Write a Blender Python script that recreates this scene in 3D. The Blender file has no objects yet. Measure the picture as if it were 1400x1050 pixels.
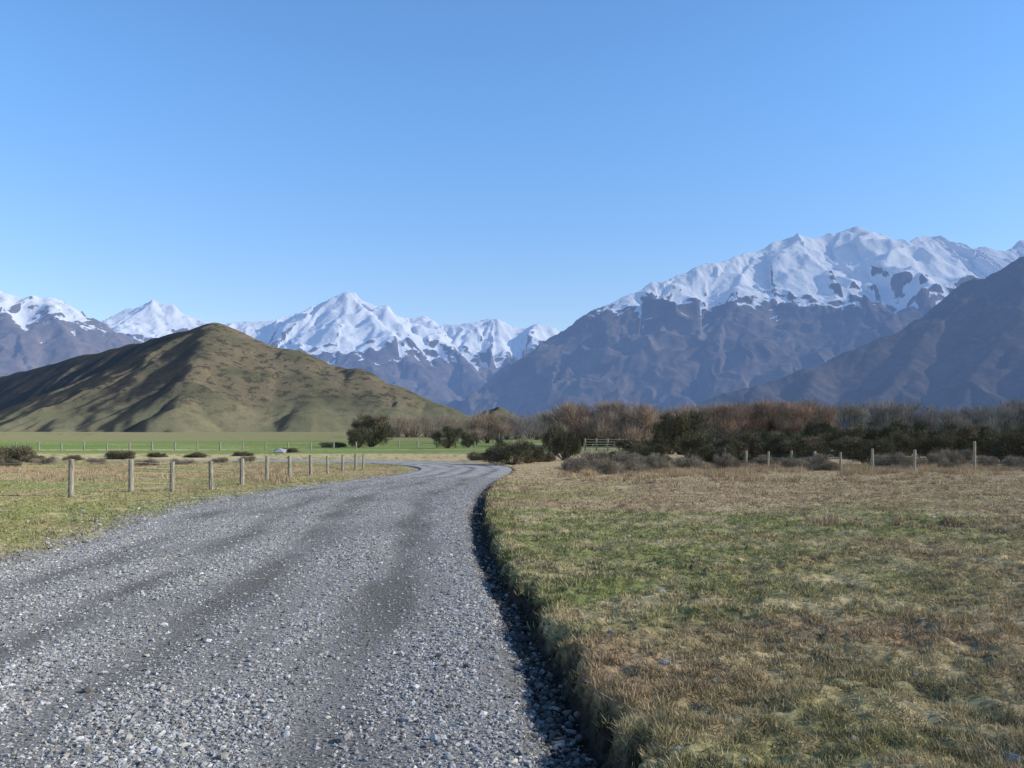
import bpy, math, numpy as np, time
from mathutils import Vector
T0=time.time()
def tick(s): print("T",s,round(time.time()-T0,1))
rng=np.random.default_rng(7)
F=1212.0; HOR=598.0; H=1.65
# ---------------------------------------------------------------- noise
_p=np.random.default_rng(3).permutation(256); _p=np.concatenate([_p,_p]).astype(np.int64)
_a=np.random.default_rng(4).uniform(0,2*np.pi,256); _gx=np.cos(_a); _gy=np.sin(_a)
def perlin(x,y,seed=0):
    x=np.asarray(x,float)+seed*17.31; y=np.asarray(y,float)+seed*9.77
    xf=np.floor(x); yf=np.floor(y); X=xf.astype(np.int64)&255; Y=yf.astype(np.int64)&255
    x=x-xf; y=y-yf
    u=x*x*x*(x*(x*6-15)+10); v=y*y*y*(y*(y*6-15)+10)
    def g(ix,iy,dx,dy):
        h=_p[_p[(X+ix)&255]+((Y+iy)&255)]
        return _gx[h]*dx+_gy[h]*dy
    a=g(0,0,x,y); b=g(1,0,x-1,y); c=g(0,1,x,y-1); d=g(1,1,x-1,y-1)
    return ((a+(b-a)*u)*(1-v)+(c+(d-c)*u)*v)*1.5
def fbm(x,y,o=4,seed=0,gain=.5):
    s=0;a=1;t=0;f=1
    for i in range(o):
        s=s+a*perlin(x*f,y*f,seed+i); t+=a; a*=gain; f*=2.03
    return s/t
def rmf(x,y,o=5,seed=0,gain=.55,lac=2.05):
    """ridged multifractal 0..1 : crisp ribs, smooth hollows"""
    s=0;a=1;t=0;f=1;w=1.0
    for i in range(o):
        n=(1-np.minimum(1,np.abs(perlin(x*f,y*f,seed+i))*1.5))**2
        s=s+a*n*w; t+=a; w=np.clip(n*1.8,0.15,1); a*=gain; f*=lac
    return s/t
def ss(a,b,x):
    t=np.clip((np.asarray(x,float)-a)/(b-a),0,1); return t*t*(3-2*t)
# ---------------------------------------------------------------- mesh helpers
def make_mesh(name,V,Fc,col=None,mat=None,smooth=False):
    V=np.asarray(V,np.float32).reshape(-1,3); Fc=np.asarray(Fc,np.int32)
    me=bpy.data.meshes.new(name); n=Fc.shape[1]
    me.vertices.add(len(V)); me.vertices.foreach_set("co",V.ravel())
    me.loops.add(Fc.size); me.loops.foreach_set("vertex_index",Fc.ravel())
    me.polygons.add(len(Fc)); me.polygons.foreach_set("loop_start",np.arange(0,Fc.size,n,dtype=np.int32))
    me.polygons.foreach_set("loop_total",np.full(len(Fc),n,np.int32))
    me.polygons.foreach_set("use_smooth",np.full(len(Fc),smooth,bool))
    if col is not None:
        at=me.color_attributes.new(name="Col",type='FLOAT_COLOR',domain='POINT')
        c=np.ones((len(V),4),np.float32); c[:,:3]=col; at.data.foreach_set("color",c.ravel())
    if mat: me.materials.append(mat)
    me.update(calc_edges=True)
    return me
def add_obj(name,me,loc=(0,0,0),rot=(0,0,0),sc=(1,1,1)):
    o=bpy.data.objects.new(name,me); bpy.context.scene.collection.objects.link(o)
    o.location=loc;o.rotation_euler=rot;o.scale=sc; return o
def gridfaces(nr,nc):
    i=np.arange(nr-1)[:,None]*nc+np.arange(nc-1)[None,:]
    return np.stack([i,i+1,i+nc+1,i+nc],-1).reshape(-1,4)
# ---------------------------------------------------------------- materials
def newmat(name,diffuse=False):
    m=bpy.data.materials.new(name); m.use_nodes=True; nt=m.node_tree
    b=nt.nodes["Principled BSDF"]
    if diffuse:
        nt.nodes.remove(b); b=nt.nodes.new('ShaderNodeBsdfDiffuse'); b.inputs["Roughness"].default_value=.6
        nt.links.new(b.outputs[0],[n for n in nt.nodes if n.type=='OUTPUT_MATERIAL'][0].inputs[0]); return m,nt,b
    b.inputs["Roughness"].default_value=.9; b.inputs["Specular IOR Level"].default_value=.15
    return m,nt,b
def N(nt,t,**k):
    n=nt.nodes.new(t)
    for a,v in k.items(): setattr(n,a,v)
    return n
def noise(nt,vec,scale,detail=6,rough=.55):
    n=N(nt,'ShaderNodeTexNoise'); n.inputs["Scale"].default_value=scale; n.inputs["Detail"].default_value=detail; n.inputs["Roughness"].default_value=rough
    nt.links.new(vec,n.inputs["Vector"]); return n.outputs["Fac"]
def maprange(nt,v,a,b,c=0,d=1):
    n=N(nt,'ShaderNodeMapRange'); n.interpolation_type='SMOOTHSTEP'
    for i,x in zip((1,2,3,4),(a,b,c,d)): n.inputs[i].default_value=x
    nt.links.new(v,n.inputs[0]); return n.outputs[0]
def mathn(nt,op,a,b=0.0):
    n=N(nt,'ShaderNodeMath',operation=op)
    for i,x in enumerate((a,b)):
        if isinstance(x,(int,float)): n.inputs[i].default_value=x
        else: nt.links.new(x,n.inputs[i])
    return n.outputs[0]
def mixc(nt,f,a,b,bt='MIX'):
    n=N(nt,'ShaderNodeMix',data_type='RGBA',blend_type=bt)
    if isinstance(f,(int,float)): n.inputs[0].default_value=f
    else: nt.links.new(f,n.inputs[0])
    for i,x in ((6,a),(7,b)):
        if isinstance(x,tuple): n.inputs[i].default_value=(*x,1)
        else: nt.links.new(x,n.inputs[i])
    return n.outputs[2]
def bump(nt,b,h,strength,dist):
    n=N(nt,'ShaderNodeBump'); n.inputs["Strength"].default_value=strength; n.inputs["Distance"].default_value=dist
    nt.links.new(h,n.inputs["Height"]); nt.links.new(n.outputs[0],b.inputs["Normal"])
def attr_mat(name,fine=None,lo=.7,hi=1.3,bs=0,bd=.02,det=8):
    m,nt,b=newmat(name,True)
    a=N(nt,'ShaderNodeAttribute',attribute_name="Col"); c=a.outputs["Color"]
    if fine:
        g=N(nt,'ShaderNodeNewGeometry'); f=noise(nt,g.outputs["Position"],fine,det,.65)
        v=maprange(nt,f,.3,.7,lo,hi)
        cc=N(nt,'ShaderNodeCombineColor'); 
        for i in range(3): nt.links.new(v,cc.inputs[i])
        c=mixc(nt,1.0,c,cc.outputs[0],'MULTIPLY')
        if bs: bump(nt,b,f,bs,bd)
    nt.links.new(c,b.inputs["Color"]); return m
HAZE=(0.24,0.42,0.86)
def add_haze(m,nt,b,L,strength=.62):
    """aerial perspective: blue glow painted into the surface, growing with distance from the origin"""
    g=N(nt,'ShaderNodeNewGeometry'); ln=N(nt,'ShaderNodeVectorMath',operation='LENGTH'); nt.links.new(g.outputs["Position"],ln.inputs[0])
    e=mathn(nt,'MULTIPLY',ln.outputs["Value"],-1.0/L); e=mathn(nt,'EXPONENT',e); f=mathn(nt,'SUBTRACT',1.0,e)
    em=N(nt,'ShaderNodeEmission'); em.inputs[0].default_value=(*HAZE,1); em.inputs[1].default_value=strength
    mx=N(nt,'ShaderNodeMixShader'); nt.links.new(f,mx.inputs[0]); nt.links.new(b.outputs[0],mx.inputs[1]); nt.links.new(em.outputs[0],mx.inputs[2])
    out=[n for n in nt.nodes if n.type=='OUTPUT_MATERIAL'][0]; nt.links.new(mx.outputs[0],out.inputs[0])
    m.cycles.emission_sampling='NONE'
# ---------------------------------------------------------------- terrain base
def z0(y): return -0.8*ss(20,70,y)+8*ss(200,900,y)
_d=np.geomspace(2,3000,60000); _z=z0(_d)
def px_to_ground(px,py,off=0.0):  # image pixel coordinates cast along the view ray onto the ground profile
    s=(py-HOR)/F
    k=np.argmax((H-s*_d)-(_z+off)<0); d=_d[k]
    return ((px-700)/F*d, d)
# ---------------------------------------------------------------- road edges
pairs=[((-6.0,-30),(.6,-30)),((-6.1,-5),(.55,-5)),((-6.15,2),(.45,2)),((-6.2,4.5),px_to_ground(790,1050)),((-6.25,7),px_to_ground(722,880)),
 (px_to_ground(0,780),px_to_ground(682,800)),(px_to_ground(110,745),px_to_ground(657,740)),(px_to_ground(215,708),px_to_ground(652,705)),(px_to_ground(300,684),px_to_ground(660,675)),
 (px_to_ground(400,668),px_to_ground(672,662)),(px_to_ground(480,658),px_to_ground(685,652)),(px_to_ground(545,650),px_to_ground(696,646)),(px_to_ground(574,643),px_to_ground(698,641.5)),
 (px_to_ground(572,638.5),px_to_ground(688,637.5)),(px_to_ground(545,635),px_to_ground(655,634)),(px_to_ground(490,632.5),px_to_ground(600,631)),(px_to_ground(400,631),px_to_ground(500,629)),(px_to_ground(250,630),px_to_ground(350,628.5))]
Lc=np.array([p[0] for p in pairs],float); Rc=np.array([p[1] for p in pairs],float)
def catmull(P,nsub):
    P2=np.vstack([2*P[0]-P[1],P,2*P[-1]-P[-2]]); out=[]
    for i in range(len(P)-1):
        p0,p1,p2,p3=P2[i:i+4]; n=nsub[i]; t=(np.arange(n)/n)[:,None]
        out.append(.5*(2*p1+(p2-p0)*t+(2*p0-5*p1+4*p2-p3)*t**2+(3*p1-p0-3*p2+p3)*t**3))
    out.append(P[-1:]); return np.vstack(out)
nsub=[int(np.clip(np.linalg.norm(Rc[i+1]-Rc[i])/(.012*max(Rc[i][1],3)),6,160)) for i in range(len(Rc)-1)]
EL=catmull(Lc,nsub); ER=catmull(Rc,nsub)
CL=catmull(Lc,[4]*(len(Lc)-1)); CR=catmull(Rc,[4]*(len(Rc)-1))
def sdist(x,y,P):
    best=np.full(x.shape,1e9); sg=np.ones(x.shape)
    for i in range(len(P)-1):
        a=P[i]; d=P[i+1]-a; L2=d@d
        t=np.clip(((x-a[0])*d[0]+(y-a[1])*d[1])/L2,0,1)
        dx=x-a[0]-t*d[0]; dy=y-a[1]-t*d[1]; D=dx*dx+dy*dy
        m=D<best; best=np.where(m,D,best); sg=np.where(m,np.sign(d[1]*dx-d[0]*dy),sg)
    return np.sqrt(best)*sg      # + on the right hand side
def outs(x,y): return -sdist(x,y,CL),sdist(x,y,CR)
def bankh(y): return .16-.08*ss(8,34,y)-.04*ss(34,60,y)
def bumps(x,y):
    near=1-ss(60,160,np.hypot(x,y))
    return near*(.05*fbm(x*.55,y*.55,3,11)+.055*fbm(x*2.3,y*2.3,3,15)+.03*fbm(x*8,y*8,3,19))
def oRnoise(x,y,oR): return oR+.19*fbm(x*1.3,y*1.3,3,31)+.16*fbm(x*6,y*6,3,33)
def scrape(x,y): # eroded hollow in the paddock
    return ((x-8.3)/2.6)**2+((y-15.4-.25*np.sin(x*1.1))/.65)**2+.8*fbm(x*1.1,y*1.6,3,37)
def ground_z(x,y,oL=None,oR=None):
    if oL is None: oL,oR=outs(x,y)
    oRn=oRnoise(x,y,oR); oLn=oL+.35*fbm(x*.9,y*.9,3,35)
    base=z0(y)
    w=np.where(oR>oL, ss(0.07,.30,oRn), ss(0,.8,oLn))
    hi=np.where(oR>oL, bankh(y)+.10*ss(5,30,oR), -.01+.10*ss(1,10,oL)*(1-ss(60,90,y)))
    und=.12*fbm(x*.06,y*.06,2,41)*ss(2,12,np.maximum(oR,oL))-.16*(1-ss(.5,1.15,scrape(x,y)))
    return base-.10+w*(.10+hi+bumps(x,y)*1.2+und)
def tri(a,b,t): return a[None,:]*(1-t[:,None])+b[None,:]*t[:,None]
A=np.array
def ground_col(x,y,oL,oR):
    x=np.asarray(x);y=np.asarray(y)
    dirt=A([.15,.12,.085]); straw=A([.60,.46,.27]); brown=A([.41,.29,.165]); green=A([.245,.255,.09]); lush=A([.15,.225,.07]); dry=A([.25,.23,.12])
    n1=fbm(x*.13,y*.16,4,51); n2=fbm(x*.7,y*.9,4,55); n3=fbm(x*3,y*3,3,59)
    right=(oR>oL)
    g=np.where(right, .35+1.0*n1+.6*n2-.05*(x-3.5)-.45*ss(24,40,y)+.50*np.exp(-((y-13)/6)**2)-.30*ss(0,6,x-1.5)*(1-ss(5,10,y)), .72+.8*n1+.6*n2-.30*ss(26,50,y)+.25*ss(60,90,y))
    g=ss(.1,.85,g)
    c=tri(brown,green,g)
    s=ss(-.05,.45,n2*.8+n3*.4+np.where(right,.28*ss(26,46,y)+.1,-.06))
    c=c*(1-s[:,None]*.7)+straw*s[:,None]*.7
    dd=ss(.12,.5,-n3+.4*fbm(x*.4,y*.4,3,63)); c=c*(1-.65*dd[:,None])+dirt*.65*dd[:,None]
    sp=(1-ss(.5,1.3,scrape(x,y)))[:,None]*.85; c=c*(1-sp)+A([.13,.095,.065])*sp
    f1=ss(250,420,y)[:,None]; c=c*(1-f1)+dry*f1
    far=ss(118,132,y+6*n1)*(1-ss(330,400,y+30*fbm(x*.01,y*.01,2,72)))
    far2=ss(.12,.2,x/np.maximum(y,1))*ss(330,380,y)*(1-ss(800,900,y))
    ff=(np.maximum(far,far2)*np.clip(.7+1.1*fbm(x*.012,y*.035,3,71),0,1))[:,None]; c=c*(1-ff)+lush*ff
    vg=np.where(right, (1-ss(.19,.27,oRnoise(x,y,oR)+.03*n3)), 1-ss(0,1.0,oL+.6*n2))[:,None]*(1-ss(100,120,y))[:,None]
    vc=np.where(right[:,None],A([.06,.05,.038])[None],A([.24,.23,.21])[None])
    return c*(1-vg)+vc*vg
# ---------------------------------------------------------------- ground sheet
th=np.radians(np.concatenate([np.arange(-180,-46,3.),np.arange(-45,45,.17),np.arange(45,180.1,3.)]))
rr=[.02,.1,.25,.5]
while rr[-1]<100: rr.append(rr[-1]*(1.04 if rr[-1]<2.5 else 1.0095))
while rr[-1]<40000: rr.append(rr[-1]*1.04)
rr=A(rr); R_,T_=np.meshgrid(rr,th,indexing='ij')
gx=(R_*np.sin(T_)).ravel(); gy=(R_*np.cos(T_)).ravel()
oL=np.full(gx.shape,50.);oR=np.full(gx.shape,50.); near=(np.hypot(gx,gy)<200)
oL[near],oR[near]=outs(gx[near],gy[near]); fr=~near; oR[fr]=np.where(gx[fr]>0,60,40)
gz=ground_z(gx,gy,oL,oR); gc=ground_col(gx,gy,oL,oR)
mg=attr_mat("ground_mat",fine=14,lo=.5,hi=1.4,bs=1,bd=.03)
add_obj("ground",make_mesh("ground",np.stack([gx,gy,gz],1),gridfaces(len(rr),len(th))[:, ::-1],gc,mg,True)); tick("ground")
# ---------------------------------------------------------------- gravel road
NC=120; tt=np.linspace(-.012,1.012,NC)
def looseness(t,y):
    w=.012*np.sin(y*.35)
    tr=np.exp(-((t-.80+w)/.052)**2)+.95*np.exp(-((t-.555+w)/.055)**2)+.85*np.exp(-((t-.36+w)/.05)**2)+.75*np.exp(-((t-.14+w)/.05)**2)
    return np.clip(1-tr,0,1)
def road_z(x,y,t):
    l=looseness(t,y)
    return z0(y)+.05*(1-(2*t-1)**2)-.012+.018*l+.014*fbm(x*1.2,y*.5,3,81)+.010*l*fbm(x*9,y*9,3,85)-.09*ss(.955,1.0,t)*(1-ss(25,45,y))-.06*ss(.0,-.012,t)
rx=EL[:,None,0]*(1-tt)+ER[:,None,0]*tt; ry=EL[:,None,1]*(1-tt)+ER[:,None,1]*tt; rt=np.broadcast_to(tt,rx.shape)
X=rx.ravel();Y=ry.ravel();T=rt.ravel(); l=looseness(T,Y)
def patch(x,y): return fbm(x*1.3,y*.28,4,91)
n=patch(X,Y)
l2=np.clip(l*.7+.12+.9*n+.2*ss(20,50,Y),0,1)[:,None]
rc=A([.175,.165,.153])*(1-l2)+A([.39,.37,.35])*l2
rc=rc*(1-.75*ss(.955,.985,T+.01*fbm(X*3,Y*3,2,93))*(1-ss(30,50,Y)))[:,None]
mr=attr_mat("gravel_mat",fine=48,lo=.36,hi=1.5,bs=1,bd=.02,det=6)
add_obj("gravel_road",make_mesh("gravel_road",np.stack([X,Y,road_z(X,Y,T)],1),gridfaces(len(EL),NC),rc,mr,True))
# ---------------------------------------------------------------- stones
ph=(1+5**.5)/2
ico=A([(-1,ph,0),(1,ph,0),(-1,-ph,0),(1,-ph,0),(0,-1,ph),(0,1,ph),(0,-1,-ph),(0,1,-ph),(ph,0,-1),(ph,0,1),(-ph,0,-1),(-ph,0,1)])/math.sqrt(1+ph*ph)
icof=A([(0,11,5),(0,5,1),(0,1,7),(0,7,10),(0,10,11),(1,5,9),(5,11,4),(11,10,2),(10,7,6),(7,1,8),(3,9,4),(3,4,2),(3,2,6),(3,6,8),(3,8,9),(4,9,5),(2,4,11),(6,2,10),(8,6,7),(9,8,1)])
octv=A([(1,0,0),(0,1,0),(-1,0,0),(0,-1,0),(0,0,1),(0,0,-1)],float)
octf=A([(0,1,4),(1,2,4),(2,3,4),(3,0,4),(1,0,5),(2,1,5),(3,2,5),(0,3,5)])
def stones(name,P,S,C,base,bf,mat,jit=.22,flat=.62):
    n=len(P); V=base[None]*(1+rng.uniform(-jit,jit,(n,len(base),1)))+rng.uniform(-jit*.6,jit*.6,(n,len(base),3))
    V=V*np.stack([rng.uniform(.75,1.35,n),rng.uniform(.55,1.0,n),rng.uniform(flat*.6,flat*1.2,n)],1)[:,None,:]
    tl=rng.uniform(-.5,.5,n); c,s=np.cos(tl)[:,None],np.sin(tl)[:,None]
    y=V[:,:,1]*c-V[:,:,2]*s; z=V[:,:,1]*s+V[:,:,2]*c; V=np.stack([V[:,:,0],y,z],2)
    a=rng.uniform(0,6.28,n); c,s=np.cos(a)[:,None],np.sin(a)[:,None]
    V=np.stack([V[:,:,0]*c-V[:,:,1]*s,V[:,:,0]*s+V[:,:,1]*c,V[:,:,2]],2)*S[:,None,None]+P[:,None,:]
    Fc=(bf[None]+np.arange(n)[:,None,None]*len(base)).reshape(-1,3)
    add_obj(name,make_mesh(name,V,Fc,np.repeat(C,len(base),0),mat,False))
def edge(P,y):
    k=(P[:,1]>-5)&(P[:,1]<58); q=P[k]; o=np.argsort(q[:,1]); return np.interp(y,q[o,1],q[o,0])
def powsamp(n,a,b,p): # pdf ~ d^-p
    u=rng.random(n); q=1.0013-p; return (a**q+u*(b**q-a**q))**(1/q)
def graystone(n): 
    v=rng.uniform(.25,.53,n)*rng.choice([1,1,1,1.3,.5],n); c=np.stack([v,v*.965,v*.925],1); w=rng.random(n)<.25; c[w]*=A([1.06,1.0,.88]); return c
mst=attr_mat("stone_mat",fine=60,lo=.75,hi=1.2,det=3)
def road_pts(n,a,b,p):
    y=powsamp(n*2,a,b,p); t=rng.uniform(0,.985,n*2)
    x=edge(EL,y)*(1-t)+edge(ER,y)*t
    k=(np.abs(x)<y*.66+1)&(rng.random(n*2)<(.07+.93*looseness(t,y)*np.clip(.45+1.4*patch(x,y),.08,1)))
    return x[k],y[k],t[k]
x,y,t=road_pts(240000,3.2,45,1.2); s=np.clip(rng.lognormal(math.log(.0074),.48,len(x)),.0035,.024)*(1+.016*y)
print("small stones",len(x))
stones("road_gravel",np.stack([x,y,road_z(x,y,t)+s*.2],1),s,graystone(len(x)),octv,octf,mst,.28)
x,y,t=road_pts(6500,3.2,30,1.2); s=np.clip(rng.lognormal(math.log(.015),.38,len(x)),.01,.036)
stones("coarse_gravel",np.stack([x,y,road_z(x,y,t)+s*.2],1),s,graystone(len(x)),ico,icof,mst)
n=14000; y=powsamp(n,4,60,1.0); u=rng.exponential(.55,n); x=edge(EL,y)-u+.1; k=np.abs(x)<y*.7+1; x,y=x[k],y[k]
n3=800; y3=powsamp(n3,3.5,40,1.2); x3=edge(ER,y3)+.35+rng.uniform(0,1,n3)**2.2*20; x=np.r_[x,x3];y=np.r_[y,y3]
s=np.clip(rng.lognormal(math.log(.012),.5,len(x)),.006,.05)*(1+.012*y)
stones("verge_gravel",np.stack([x,y,ground_z(x,y)+s*.12],1),s,graystone(len(x))*.92,ico,icof,mst,.26,.55)
n2=5000; y2=powsamp(n2,3.1,34,1.1); x2=edge(ER,y2)+rng.normal(-.04,.08,n2); s=np.clip(rng.lognormal(math.log(.012),.5,n2),.006,.035)
stones("verge_clods",np.stack([x2,y2,np.maximum(ground_z(x2,y2),-.06+z0(y2))+s*.2],1),s,graystone(n2)*rng.choice([.2,.35,.6],n2)[:,None],ico,icof,mst,.3,.8)
big=[(908,905,.05),(905,812,.045),(800,918,.03),(835,868,.025),(870,862,.025),(1385,1035,.06),(805,850,.035),(770,845,.025),(735,660,.05)]
P=[];S=[]
for a,b,c in big: P.append(px_to_ground(a,b,.17)); S.append(c)
for a,b,c in [(120,948,.035),(475,1012,.035),(306,1040,.03),(600,900,.03)]: P.append(px_to_ground(a,b,.03)); S.append(c)
P=A(P); S=A(S); zz=ground_z(P[:,0],P[:,1]); zz[-4:]=.05
stones("loose_stones",np.stack([P[:,0],P[:,1],zz+S*.15],1),S,graystone(len(S))*.75,ico,icof,mst); tick("stones")
# ---------------------------------------------------------------- grass blades
def blades(P,L,W,lean,az=None):
    n=len(P); a=rng.uniform(0,6.28,n) if az is None else az
    d=np.stack([np.cos(a)*lean,np.sin(a)*lean,np.ones(n)],1); d/=np.linalg.norm(d,axis=1)[:,None]
    b=rng.uniform(0,6.28,n); sd=np.stack([np.cos(b),np.sin(b),np.zeros(n)],1)*W[:,None]*.5
    return np.stack([P-sd,P+sd,P+d*L[:,None]],1)
def grass(name,n,side,ymax,p,mat):
    y=powsamp(n,3.1,ymax,p)
    if side=='R': lo=edge(ER,y)+.02; hi=.62*y+1.5; x=rng.uniform(lo,np.maximum(hi,lo+.1))
    else: hi=edge(EL,y)-.1; lo=-.62*y-1.5; k=hi>lo; y=y[k]; x=rng.uniform(lo[k],hi[k])
    if side=='R': # extra sward hanging over the lip of the bank
        ne=22000; ye=powsamp(ne,3.1,40,1.2); x=np.r_[x,edge(ER,ye)+rng.uniform(.0,.65,ne)]; y=np.r_[y,ye]
    oL,oR=outs(x,y)
    cl=fbm(x*5,y*5,3,101)+.6*fbm(x*1.1,y*1.1,3,105)
    lip=(oR>oL)&(oRnoise(x,y,oR)<.42)
    o=np.where(oR>oL,np.minimum(oRnoise(x,y,oR)-.17,scrape(x,y)-.9),(oL+.6*fbm(x*.7,y*.7,3,55)-.3)*.7)
    k=(rng.random(len(x))<np.where(lip,ss(-.5,.1,cl),ss(-.40,.35,cl)*.97+.03))&(rng.random(len(x))<ss(0,.08,o)); x,y,oL,oR,cl,lip=x[k],y[k],oL[k],oR[k],cl[k],lip[k]
    z=ground_z(x,y,oL,oR)-.004; m=len(x)
    L=rng.uniform(.018,.05,m)*(1+1.2*np.clip(cl,0,1)+.5*lip)*(1+.012*y); W=(.0035+.0011*y)*rng.uniform(.6,1.3,m)
    V=blades(np.stack([x,y,z],1),L,W,rng.uniform(.2,2.2,m))
    gc_=ground_col(x,y,oL,oR); c=np.maximum(gc_,A([.2,.18,.08]))*rng.uniform(.7,1.4,(m,1)); st=rng.random(m)<.28; c[st]=c[st]*.4+A([.62,.48,.29])*.6*rng.uniform(.7,1.2,(st.sum(),1))
    print(name,m)
    add_obj(name,make_mesh(name,V,np.arange(m*3).reshape(-1,3),np.repeat(c,3,0),mat))
mgr=attr_mat("grass_mat")
grass("pasture_grass",580000,'R',75,1.5,mgr)
grass("roadside_grass",170000,'L',90,1.2,mgr); tick("grass")
def tussock(pts,name,h=.38):
    P=A(pts); m=42; n=len(P); z=ground_z(P[:,0],P[:,1]); 
    q=np.stack([np.repeat(P[:,0],m)+rng.normal(0,.16,n*m)*np.repeat(P[:,2],m),np.repeat(P[:,1],m)+rng.normal(0,.16,n*m)*np.repeat(P[:,2],m),np.repeat(z,m)-.02],1)
    V=blades(q,rng.uniform(.5,1.1,n*m)*h*np.repeat(P[:,2],m),np.full(n*m,.03),rng.uniform(.1,.9,n*m))
    c=A([.50,.37,.22])*np.repeat(rng.uniform(.75,1.2,n),m)[:,None]*rng.uniform(.7,1.25,(n*m,1))
    add_obj(name,make_mesh(name,V,np.arange(n*m*3).reshape(-1,3),np.repeat(c,3,0),mgr))
pts=[]
for i in range(2300):
    px=rng.uniform(770,1480); py=rng.choice([rng.uniform(636,652),rng.uniform(644,662)],p=[.75,.25]); 
    if fbm(A([px*.012]),A([py*.1]),2,7)[0]<-.12: continue
    pts.append((*px_to_ground(px,py,.1),rng.uniform(.5,1.35)*(1.0 if py<652 else .55)))
for i in range(60): # fringe of the eroded hollow
    a=rng.uniform(0,6.28); pts.append((8.3+3.0*math.cos(a),15.4+.85*math.sin(a)+rng.normal(0,.15),rng.uniform(.25,.5)))
tussock(pts,"dry_tussock_grass")
c0=[]
for i in range(2200):
    px=rng.uniform(-60,540); py=rng.uniform(616,660); 
    if px>400 and py>640: continue
    if fbm(A([px*.01]),A([py*.12]),2,9)[0]<.0: continue
    c0.append((*px_to_ground(px,py,.05),rng.uniform(.4,1.1)))
c0=A(c0); c0=c0[outs(c0[:,0],c0[:,1])[0]>1.2]
tussock(c0,"rough_dry_grass",.3)
# ---------------------------------------------------------------- fences
mw,nt,b=newmat("weathered_wood"); g=N(nt,'ShaderNodeNewGeometry'); mp=N(nt,'ShaderNodeMapping'); mp.inputs["Scale"].default_value=(12,12,1.2); nt.links.new(g.outputs["Position"],mp.inputs[0])
f=noise(nt,mp.outputs[0],2.5,8,.7); nt.links.new(mixc(nt,maprange(nt,f,.35,.65),(.15,.125,.09),(.42,.37,.28)),b.inputs["Base Color"]); bump(nt,b,f,.7,.01)
mwire,nt,b=newmat("fence_wire"); b.inputs["Base Color"].default_value=(.22,.22,.22,1); b.inputs["Metallic"].default_value=.6; b.inputs["Roughness"].default_value=.55
def cyl(p0,p1,r0,r1,n=10):
    p0=A(p0,float);p1=A(p1,float); d=p1-p0; d/=np.linalg.norm(d); u=np.cross(d,[.31,.9,.2]); u/=np.linalg.norm(u); v=np.cross(d,u)
    a=np.arange(n)*2*np.pi/n; ring=np.cos(a)[:,None]*u+np.sin(a)[:,None]*v
    V=[p0+ring*r0,p1-d*r1*.25+ring*r1,p1+ring*r1*.72,np.repeat(p1[None]+d*.003,n,0)]
    Fc=[]
    for k in range(3):
        for i in range(n): j=(i+1)%n; Fc.append((k*n+i,k*n+j,(k+1)*n+j,(k+1)*n+i))
    return np.concatenate(V),A(Fc)
def join(parts):
    V=[];Fc=[];o=0
    for v,f in parts: V.append(v);Fc.append(f+o);o+=len(v)
    return np.concatenate(V),np.concatenate(Fc)
def fence(posts,wires=5,r=.08,name="wire_fence"):
    parts=[];tops=[]
    e=bpy.data.objects.new(name,None); bpy.context.scene.collection.objects.link(e)
    for (x,y,h) in posts:
        z=float(ground_z(A([x]),A([y]))[0]); lx,ly=rng.normal(0,.022,2); rr_=r*rng.uniform(.85,1.2)
        parts.append(cyl((x,y,z-.15),(x+lx*h,y+ly*h,z+h),rr_*1.04,rr_*.96)); tops.append(A([x,y,z,h,rr_]))
    v,f=join(parts); o=add_obj("posts",make_mesh("posts",v,f,None,mw)); o.parent=e
    parts=[]
    for a,b_ in zip(tops[:-1],tops[1:]):
        for k in range(wires):
            fa=.12+.8*k/(wires-1)
            parts.append(cyl((a[0],a[1]-a[4],a[2]+min(1.05,a[3])*fa),(b_[0],b_[1]-b_[4],b_[2]+min(1.05,b_[3])*fa),.004,.004,4))
    v,f=join(parts); o=add_obj("wires",make_mesh("wires",v,f,None,mwire)); o.parent=e
def posts_px(lst,off=0.):
    out=[]
    for px,py,top in lst:
        x,y=px_to_ground(px,py,off); out.append((x,y,(py-top)/F*y))
    return out
fence(posts_px([(-60,690,628),(97,678,625),(179,672,628),(235,670,629),(289,667,627),(331,661,625),(365,656,623),(396,652,622),(425,650,622),(448,647,622),(468,644,621),(486,642,620),(496,641,620)],.05),6)
fence(posts_px([(1500,650,598),(1410,648,612),(1332,646,603),(1250,645,615),(1193,645,614),(1149,643,618),(1114,641,618),(1081,640,617),(1050,639,617),(1020,638,616),(991,637,613)],.12),5,.09)
fp=[]
for px in np.arange(-40,490,31.): x,y=px_to_ground(px,618-.006*px+rng.uniform(-.3,.3)); fp.append((x,y,1.5*rng.uniform(.9,1.1)))
fence(fp,4,.14)
fp=[]
for px in np.arange(545,790,26.): x,y=px_to_ground(px,612+rng.uniform(-.3,.3)); fp.append((x,y,1.6*rng.uniform(.9,1.1)))
fence(fp,4,.16)
e=bpy.data.objects.new("stock_yard_gate",None); bpy.context.scene.collection.objects.link(e)
x0_,yy=px_to_ground(800,618); x1_,_=px_to_ground(862,618); zb=float(z0(yy)); parts=[]
for k in range(5):
    xx=x0_+(x1_-x0_)*k/4; parts.append(cyl((xx,yy,zb-.2),(xx,yy,zb+2.3),.14,.13))
v,f=join(parts); o=add_obj("posts",make_mesh("posts",v,f,None,mw)); o.parent=e
parts=[cyl((x0_-.2,yy-.25,zb+.4+.42*k),(x1_+.2,yy-.25,zb+.4+.42*k),.06,.06,6) for k in range(5)]
v,f=join(parts); o=add_obj("rails",make_mesh("rails",v,f,None,mw)); o.parent=e
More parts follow.
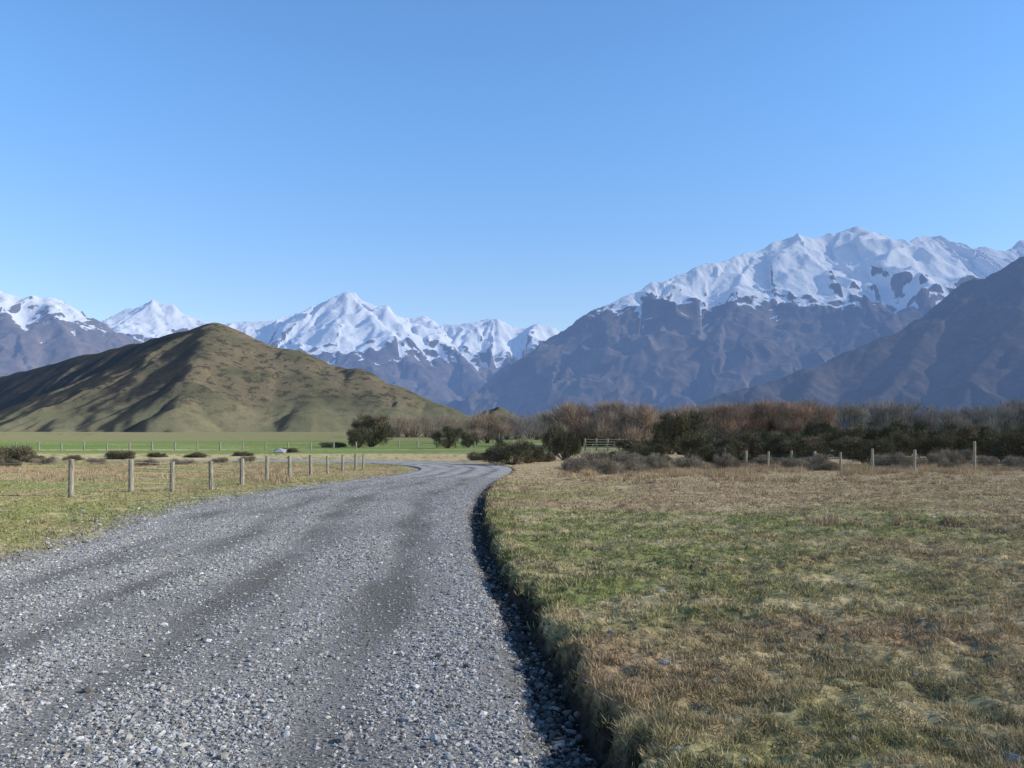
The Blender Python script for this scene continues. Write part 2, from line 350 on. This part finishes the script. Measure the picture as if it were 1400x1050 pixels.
# ---------------------------------------------------------------- shrubs & trees
mfo=attr_mat("foliage_mat")
def elems(P,D,L,W):
    D=D/np.linalg.norm(D,axis=1)[:,None]; r=rng.normal(size=P.shape); s=np.cross(D,r); s/=np.linalg.norm(s,axis=1)[:,None]; s*=W[:,None]*.5
    return np.stack([P-s,P+s,P+D*L[:,None]],1)
def cone_tris(p0,p1,r0,r1,n=5):
    p0=A(p0,float);p1=A(p1,float); d=p1-p0; d/=np.linalg.norm(d)+1e-9; u=np.cross(d,[.3,.9,.2]); u/=np.linalg.norm(u); v=np.cross(d,u)
    a=np.arange(n)*2*np.pi/n; R=np.cos(a)[:,None]*u+np.sin(a)[:,None]*v; A0=p0+R*r0;B0=p1+R*r1; A1=np.roll(A0,-1,0);B1=np.roll(B0,-1,0)
    return np.concatenate([np.stack([A0,A1,B1],1),np.stack([A0,B1,B0],1)])
def plant(seed,h,w,nb,n,cols,L,W,br,up=.5,trunk=.02,low=.0,blobs_low=.2,bark=A([.16,.13,.10])):
    """bush/tree of width w, height h : limbs -> blobs of twigs/leaf sprays"""
    global rng
    keep=rng; rng=np.random.default_rng(seed); TV=[];TC=[]
    for k in range(nb):
        a=rng.uniform(0,6.28); q=rng.random()**.5; zc=h*rng.uniform(blobs_low,1-br*.9)
        lim=math.sqrt(max(.05,1-((zc/h-.35)/.75)**2)); c=A([math.cos(a)*q*w*.5*lim*(1-br*.5),math.sin(a)*q*w*.5*lim*(1-br*.5),zc])
        base=A([c[0]*.12,c[1]*.12,0]); mid=(base+c)/2+A([*(rng.normal(0,.03*w,2)),.05*h])
        for p,qq,ra,rb in ((base,mid,trunk,trunk*.6),(mid,c,trunk*.6,trunk*.2)):
            t=cone_tris(p,qq,ra,rb); TV.append(t); TC.append(np.tile(bark,(len(t),1)))
        R=br*min(h,w)*rng.uniform(.7,1.3); m=int(n/nb)
        u=rng.normal(size=(m,3)); u/=np.linalg.norm(u,axis=1)[:,None]; rad=R*rng.random(m)**.45
        P=c+u*rad[:,None]*A([1.15,1.15,.85]); kk=P[:,2]>low; P=P[kk]; u=u[kk]; m=len(P)
        D=u*.8+A([0,0,up])+rng.normal(0,.45,(m,3))
        TV.append(elems(P,D,L*rng.uniform(.5,1.4,m),W*rng.uniform(.6,1.4,m)))
        cc=cols[rng.integers(len(cols))]*rng.uniform(.75,1.3); TC.append(cc*rng.uniform(.6,1.45,(m,1)))
    V=np.concatenate(TV); C=np.concatenate(TC); rng=keep
    return V,C
def tomesh(name,V,C): return make_mesh(name,V,np.arange(len(V)*3).reshape(-1,3),np.repeat(C,3,0),mfo)
olive=[A([.11,.105,.06]),A([.16,.135,.085]),A([.20,.155,.105]),A([.09,.09,.055])]
grey=[A([.34,.28,.21]),A([.27,.22,.16]),A([.22,.19,.13])]
shrub_me=[tomesh("shrub",*plant(200+i,2.6,3.4+.3*i,24,8500,olive,.28,.04,.2,trunk=.05)) for i in range(5)]
low_me=[tomesh("low_shrub",*plant(250+i,1.2,3.6,26,7000,olive,.22,.036,.36,trunk=.03,blobs_low=.05)) for i in range(3)]
grey_me=[tomesh("thorn",*plant(300+i,1.5,2.6,16,4500,grey,.30,.022,.26,up=.6,trunk=.03)) for i in range(4)]
def put(name,me,px,py,hpx,wpx,h0,w0,off=0.):
    x,y=px_to_ground(px,py,off); z=float(ground_z(A([x]),A([y]))[0]); sh=hpx/F*y/h0; sw=wpx/F*y/w0
    add_obj(name,me,(x,y,z-.05),(0,0,rng.uniform(0,6.28)),(sw,sw,sh))
for px,py,hp,wp in [(508,611,42,54),(490,612,26,34),(612,614,30,34),(640,612,20,26),(700,636,34,56),(722,634,26,40),(678,632,20,36),(772,630,48,42),(762,622,38,36)]:
    put("matagouri_shrub",shrub_me[rng.integers(5)],px,py,hp*1.05,wp*1.1,2.6,4.0)
for px,py,hp,wp in [(20,630,24,60),(-30,632,30,60),(165,628,13,46),(100,629,9,32),(215,626,8,30),(45,632,12,40),(740,632,14,40),(655,630,12,40),(395,620,7,30),(455,612,8,40),(270,626,8,36),(330,624,7,34),(5,640,14,44)]:
    put("low_scrub_bush",low_me[rng.integers(3)],px,py,hp,wp,1.2,3.6)
for i,px in enumerate(np.arange(850,1500,21)):
    tall=[18,22,30,46,56,46,38,44,42,36,40,44,38,44,42,36,42,48,40,48,44,40,44,46,46,44,44,44,44][i%29] if px<1300 else 48
    put("dark_scrub_bush",shrub_me[i%5],px+rng.uniform(-9,9),632+rng.uniform(-12,6),tall*rng.uniform(.85,1.12),60*rng.uniform(.75,1.25),2.6,4.0,.1)
for i in range(44):
    px=rng.uniform(780,1470); put("thorny_grey_shrub",grey_me[i%4],px,rng.uniform(634,645),rng.uniform(12,24),rng.uniform(24,48),1.5,2.6,.1)
for px,py,hp,wp in [(790,646,22,40),(830,648,24,46),(815,640,26,50),(870,646,18,40),(60,634,12,30),(250,634,9,30),(300,632,9,26),(340,630,9,26),(130,634,10,30),(200,636,11,34)]:
    put("thorny_grey_shrub",grey_me[rng.integers(4)],px,py,hp,wp,1.5,2.6,.1)
bw=[A([.36,.27,.205]),A([.38,.28,.20]),A([.32,.25,.195])]; red=[A([.38,.255,.185]),A([.35,.24,.175]),A([.31,.235,.18])]; gy=[A([.33,.285,.245]),A([.29,.25,.22])]
def treerow(name,lst,depth,cols,n=2600,bl=.16):
    PV=[];PC=[]
    for k,(px,top,wpx) in enumerate(lst):
        y=depth*rng.uniform(.94,1.06); x=(px-700)/F*y; z=float(z0(y)); h=H+(HOR-top)/F*y-z; w=wpx/F*y
        V,C=plant(int(px)+int(depth)+500,h,w,18,n,cols,h*.16,h*.0055,.2,up=1.0,trunk=h*.014,blobs_low=bl,low=h*.03)
        PV.append(V+A([x,y,z-.1])); PC.append(C)
    V=np.concatenate(PV); add_obj(name,tomesh(name,V,np.concatenate(PC)))
def row(a,b,step,topf,w): return [(p+rng.uniform(-4,4),topf(p)+rng.uniform(-3,4),w*rng.uniform(.85,1.3)) for p in np.arange(a,b,step)]
treerow("bare_willow_trees",row(766,885,10,lambda p:546,40),230,bw,4200)
treerow("bare_willow_trees",row(885,990,9,lambda p:554,36),330,bw,3200)
treerow("red_willow_trees",row(985,1135,10,lambda p:544+abs(p-1060)*.08,40),290,red,3900)
treerow("distant_tree_row",row(1120,1500,10,lambda p:551+6*math.sin(p*.03),34),450,gy,2500)
treerow("distant_tree_row",row(500,645,9,lambda p:566,30),470,[A([.36,.28,.205]),A([.31,.25,.185])],2100,.1)
treerow("bare_willow_trees",[(652,563,34),(667,559,40),(682,564,30)],300,bw,4000)
treerow("distant_tree_row",row(694,765,9,lambda p:563,32),400,gy,2600)
treerow("distant_tree_row",row(-60,140,14,lambda p:593,20),560,[A([.13,.13,.08])],600); tick("plants")
x,y=px_to_ground(383,621); V=ico*A([1.1,.8,.62])*(1+rng.uniform(-.25,.25,(12,1)))+A([x,y,float(z0(y))+.3]); add_obj("pale_boulder",make_mesh("pale_boulder",V,icof,np.full((12,3),.40),mst))
# ---------------------------------------------------------------- mountains
def w3(px,py,d): return ((px-700)/F*d,d,H+(HOR-py)/F*d)
def boxblur(Z,r):
    for ax in (0,1):
        P_=np.pad(Z,[(r+1,r) if a==ax else (0,0) for a in (0,1)],mode='edge'); C_=np.cumsum(P_,axis=ax)
        n=Z.shape[ax]; Z=(np.take(C_,np.arange(2*r+1,2*r+1+n),axis=ax)-np.take(C_,np.arange(0,n),axis=ax))/(2*r+1)
    return Z
def heightfield(x0,x1,y0,y1,cell,ridges,slope,gA,gW,warp,nA,seed,rnd,oct_=6):
    xs=np.arange(x0,x1,cell); ys=np.arange(y0,y1,cell); X,Y=np.meshgrid(xs,ys); sh=X.shape; X=X.ravel();Y=Y.ravel()
    wx=X+warp*fbm(X/(gW*2.5),Y/(gW*2.5),4,seed); wy=Y+warp*fbm(X/(gW*2.5),Y/(gW*2.5),4,seed+5)
    Z=np.full(X.shape,-1e4); K=rnd*.5; bend=fbm(X/(gW*1.6),Y/(gW*1.6),3,seed+90)
    for ri,(sl,pts) in enumerate(ridges):
        P=A([w3(*p) for p in pts]); best=np.full(X.shape,-1e5); S=np.zeros(X.shape);Dd=np.zeros(X.shape);cum=ri*5000.
        for a,b in zip(P[:-1],P[1:]):
            d=b[:2]-a[:2]; L2=d@d; L=math.sqrt(L2); t=((wx-a[0])*d[0]+(wy-a[1])*d[1])/L2; t=np.clip(t,0,1)
            dx=wx-a[0]-t*d[0]; dy=wy-a[1]-t*d[1]; D=np.hypot(dx,dy); h=a[2]+(b[2]-a[2])*t-sl*slope*(np.sqrt(D*D+rnd*rnd)-rnd)
            m=h>best; best=np.where(m,h,best); sgn=np.sign(d[1]*dx-d[0]*dy); S=np.where(m,cum+t*L+sgn*777,S); Dd=np.where(m,D,Dd); cum+=L
        ramp=Dd/(Dd+gW*.8)
        g=rmf(S/gW+.45*bend,Dd/(gW*7),5,seed+20+ri*7)-.35
        best=best+gA*ramp*g
        df=Z-best; Z=np.maximum(Z,best)+K*np.exp(-np.abs(df)/K)*.6
    Z=Z+nA*(rmf(X/(gW*1.2),Y/(gW*1.2),oct_,seed+60,.5)-.4)
    G=Z.reshape(sh); cv=G-boxblur(boxblur(G,5),5); cv/=cv.std()+1e-6; cv2=G-boxblur(boxblur(G,2),2); cv2/=cv2.std()+1e-6
    cv=np.clip(.5+(cv*.65+cv2*.5).ravel()*.18,0,1)
    return np.stack([X,Y,Z,cv],1),sh
def trim(V,Fc,zmin):
    z=V[:,2]; k=(z[Fc].max(1)>zmin); Fc=Fc[k]; u,inv=np.unique(Fc,return_inverse=True); return V[u],inv.reshape(Fc.shape)
def mountain_mat(name,snow,na,L,sc,rockA,rockB,steep=1.0,hz=.62):
    m,nt,b=newmat(name,True); g=N(nt,'ShaderNodeNewGeometry'); pos=g.outputs["Position"]
    at=N(nt,'ShaderNodeAttribute',attribute_name="Col"); sa=N(nt,'ShaderNodeSeparateColor'); nt.links.new(at.outputs["Color"],sa.inputs[0]); cv=sa.outputs[0]
    sp=N(nt,'ShaderNodeSeparateXYZ'); nt.links.new(pos,sp.inputs[0]); sn=N(nt,'ShaderNodeSeparateXYZ'); nt.links.new(g.outputs["Normal"],sn.inputs[0])
    n1=noise(nt,pos,sc,8,.6); n2=noise(nt,pos,sc*6,7,.65); n0=noise(nt,pos,sc*.3,3,.5)
    c=mixc(nt,maprange(nt,n1,.4,.62),rockA,rockB); c=mixc(nt,maprange(nt,n2,.42,.66,0,.5),c,(rockA[0]*.5,rockA[1]*.5,rockA[2]*.53))
    c=mixc(nt,maprange(nt,cv,.5,.25,0,.45),c,(rockB[0]*1.35,rockB[1]*1.3,rockB[2]*1.2)) # pale scree in the hollows
    if snow:
        a=sp.outputs[2]
        for nn,k in ((n0,1.2),(n1,2.2),(n2,2.8)): a=mathn(nt,'ADD',a,mathn(nt,'MULTIPLY',mathn(nt,'SUBTRACT',nn,.5),na*k))
        a=mathn(nt,'ADD',a,mathn(nt,'MULTIPLY',mathn(nt,'SUBTRACT',sn.outputs[2],.78),na*4.0*steep))
        a=mathn(nt,'SUBTRACT',a,mathn(nt,'MULTIPLY',mathn(nt,'SUBTRACT',cv,.5),na*4.0))
        c=mixc(nt,maprange(nt,a,snow-12,snow+22),c,(.96,.96,.96))
    nt.links.new(c,b.inputs["Color"]); bump(nt,b,n2,.5,.07/sc)
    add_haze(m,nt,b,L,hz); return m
def mountain(name,args,mat,zmin):
    V,sh=heightfield(*args); V,Fc=trim(V,gridfaces(*sh),zmin); add_obj(name,make_mesh(name,V[:,:3],Fc,np.repeat(V[:,3:4],3,1),mat,True)); tick(name+" %d"%len(Fc))
rA=(.145,.12,.105); rB=(.22,.18,.155)
A_r=[(1.0,[(640,562,5000),(700,508,5200),(760,457,5350),(800,430,5500),(860,400,5600),(930,374,5700),(1000,352,5800),(1040,342,5900),(1075,325,6000),(1095,322,6050),(1120,325,6100),(1150,315,6150),(1172,307,6200),(1200,320,6300),(1235,333,6500),(1262,321,6700),(1300,332,6800),(1340,340,6900),(1378,344,7000),(1395,330,7100),(1450,335,7200),(1600,400,7300)]),
 (1.0,[(930,374,5700),(900,430,5250),(860,500,4850),(820,560,4500)]),
 (1.0,[(1040,342,5900),(1010,390,5500),(1000,432,5150),(950,490,4800),(900,550,4450)]),
 (1.0,[(1000,432,5150),(1050,462,4900),(1085,500,4650),(1110,550,4400)]),
 (1.0,[(1100,324,6050),(1130,372,5650),(1160,410,5300),(1190,460,5000),(1230,540,4600)]),
 (1.0,[(1172,307,6200),(1225,362,5850),(1285,392,5500),(1320,430,5200),(1400,520,4700)]),
 (1.0,[(1300,332,6800),(1350,380,6200),(1420,430,5700)])]
mountain("snowy_mountain",(-700,4700,3900,7600,9,A_r,.72,310,300,80,42,300,10),mountain_mat("mtn_a",790,95,8000,.0035,rA,rB,1,.66),-30)
B_r=[(1.0,[(1700,240,3700),(1500,300,3500),(1400,352,3400),(1340,395,3350),(1280,430,3300),(1200,465,3200),(1120,500,3150),(1040,524,3100),(980,542,3050),(930,560,3000)]),
 (1.0,[(1400,352,3400),(1385,440,3000),(1330,520,2700),(1290,580,2450)]),(1.0,[(1280,430,3300),(1235,500,2950),(1190,565,2700)]),(1.0,[(1500,300,3500),(1500,420,2900),(1440,530,2500)]),(1.0,[(1120,500,3150),(1090,560,2850)])]
mountain("mountain_flank",(500,3400,2000,4300,7,B_r,.66,130,190,45,20,400,12),mountain_mat("mtn_b",0,0,5800,.007,(.105,.088,.075),(.16,.13,.108),1,.52),-20)
C_r=[(1.0,[(60,520,10500),(110,470,10800),(150,440,11000),(175,420,11000),(210,410,11000),(240,420,11000),(265,434,11000),(300,442,11100),(340,436,11100),(372,436,11100),(400,428,11000),(430,418,11000),(455,412,11000),(478,400,11000),(500,410,11000),(530,427,11100),(560,434,11200),(575,430,11200),(600,440,11200),(640,443,11200),(670,438,11300),(700,448,11300),(730,446,11300),(758,450,11400),(800,470,11500),(900,520,11500)]),
 (1.0,[(210,410,11000),(230,470,10000),(260,540,9000)]),(1.0,[(400,428,11000),(370,480,10200),(350,540,9300)]),(1.0,[(478,400,11000),(470,440,10400),(440,480,9900),(450,540,9000)]),
 (1.0,[(478,400,11000),(530,450,10300),(570,500,9600),(640,560,8700)]),(1.0,[(575,430,11200),(620,480,10300),(680,545,9300)]),(1.0,[(670,438,11300),(700,490,10500),(740,540,9700)])]
mountain("distant_snow_range",(-6200,2200,8000,12000,17,C_r,.72,480,480,140,95,500,20),mountain_mat("mtn_c",930,150,13000,.002,(.16,.132,.12),(.23,.185,.165),1,.70),-30)
D_r=[(1.0,[(-400,380,8000),(-200,400,8000),(-60,404,8000),(0,400,8000),(25,406,8000),(60,406,8000),(90,420,7950),(120,434,7900),(150,448,7900),(185,468,7800),(230,490,7700),(330,545,7500)]),
 (1.0,[(0,400,8000),(20,450,7300),(10,520,6700)]),(1.0,[(60,406,8000),(95,460,7300),(120,520,6800)]),(1.0,[(-100,400,8000),(-80,480,7000)])]
mountain("distant_mountain",(-7200,-2200,6200,8900,14,D_r,.68,330,370,110,70,600,18),mountain_mat("mtn_d",1000,120,11000,.003,(.19,.155,.135),(.26,.205,.175),1,.66),-30)
E_r=[(1.5,[(-260,560,1750),(-120,545,1620),(0,517,1450),(60,502,1360),(110,487,1280),(170,474,1190),(230,461,1090),(270,451,1030),(295,447,1000)]),
 (1.0,[(295,447,1000),(315,451,990),(350,466,975),(400,482,955),(450,499,935),(490,510,915),(540,530,895),(590,550,870),(650,572,840)]),
 (1.4,[(295,447,1000),(292,458,940),(280,480,880),(258,520,810),(245,560,750),(240,590,710)]),(1.1,[(400,482,955),(412,515,890),(430,565,800)]),(1.1,[(490,510,915),(520,550,850),(560,590,770)]),
 (1.3,[(-160,560,1050),(-60,572,950),(0,584,860),(30,596,780)])]
m,nt,b=newmat("hill_mat",True); g=N(nt,'ShaderNodeNewGeometry'); pos=g.outputs["Position"]
n1=noise(nt,pos,.02,6,.6); n2=noise(nt,pos,.10,8,.7); n3=noise(nt,pos,.5,5,.6); sp=N(nt,'ShaderNodeSeparateXYZ'); nt.links.new(pos,sp.inputs[0]); sn=N(nt,'ShaderNodeSeparateXYZ'); nt.links.new(g.outputs["Normal"],sn.inputs[0])
c=mixc(nt,maprange(nt,n1,.38,.62),(.125,.115,.062),(.22,.17,.10)); c=mixc(nt,maprange(nt,n2,.51,.58,0,.8),c,(.05,.045,.03)); c=mixc(nt,maprange(nt,n3,.4,.7,0,.45),c,(.08,.07,.04))
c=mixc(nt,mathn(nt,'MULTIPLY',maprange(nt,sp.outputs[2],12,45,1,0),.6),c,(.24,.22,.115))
# flank shade painted into the colour: left-facing slopes go dark, broken up by noise
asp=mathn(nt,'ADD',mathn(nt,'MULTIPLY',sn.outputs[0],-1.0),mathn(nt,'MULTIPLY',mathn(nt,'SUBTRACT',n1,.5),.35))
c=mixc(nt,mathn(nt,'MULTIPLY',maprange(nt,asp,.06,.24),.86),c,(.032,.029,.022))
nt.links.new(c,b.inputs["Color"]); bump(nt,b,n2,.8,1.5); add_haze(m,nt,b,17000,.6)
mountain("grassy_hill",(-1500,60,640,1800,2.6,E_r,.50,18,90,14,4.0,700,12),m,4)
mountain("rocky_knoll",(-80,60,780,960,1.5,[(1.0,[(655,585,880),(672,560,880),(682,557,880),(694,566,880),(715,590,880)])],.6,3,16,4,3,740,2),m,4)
# ---------------------------------------------------------------- light
sc=bpy.context.scene
EL_,AZ=math.radians(26),math.radians(97)
w=bpy.data.worlds.new("World"); sc.world=w; w.use_nodes=True; nt=w.node_tree; bg=nt.nodes["Background"]
sk=N(nt,'ShaderNodeTexSky',sky_type='NISHITA'); sk.sun_disc=False; sk.sun_elevation=EL_; sk.sun_rotation=AZ; sk.altitude=600; sk.air_density=1.0; sk.dust_density=.2; sk.ozone_density=2.0
tc=N(nt,'ShaderNodeTexCoord'); sv=N(nt,'ShaderNodeSeparateXYZ'); nt.links.new(tc.outputs["Generated"],sv.inputs[0])
tint=mixc(nt,maprange(nt,sv.outputs[2],0,.40),(1.12,1.06,1.16),(1.04,1.46,1.80))
tint=mixc(nt,maprange(nt,sv.outputs[2],.46,.8),tint,(.75,.95,1.1))
nt.links.new(mixc(nt,1.0,sk.outputs[0],tint,'MULTIPLY'),bg.inputs[0]); bg.inputs[1].default_value=.137
ld=bpy.data.lights.new("sun",'SUN'); ld.energy=5.0; ld.angle=math.radians(.53); ld.color=(1,.95,.86); lo=bpy.data.objects.new("sun",ld); sc.collection.objects.link(lo)
lo.rotation_euler=Vector((-math.sin(AZ)*math.cos(EL_),-math.cos(AZ)*math.cos(EL_),-math.sin(EL_))).to_track_quat('-Z','Y').to_euler()
sc.view_settings.view_transform='Standard'; sc.view_settings.look='None'; sc.view_settings.exposure=0
cd=bpy.data.cameras.new("camera"); cd.sensor_width=36; cd.lens=F/1400*36; cd.shift_y=(HOR-525)/1400; cd.clip_start=.1; cd.clip_end=80000
co=bpy.data.objects.new("camera",cd); sc.collection.objects.link(co); co.location=(0,0,H); co.rotation_euler=(math.pi/2,0,0); sc.camera=co
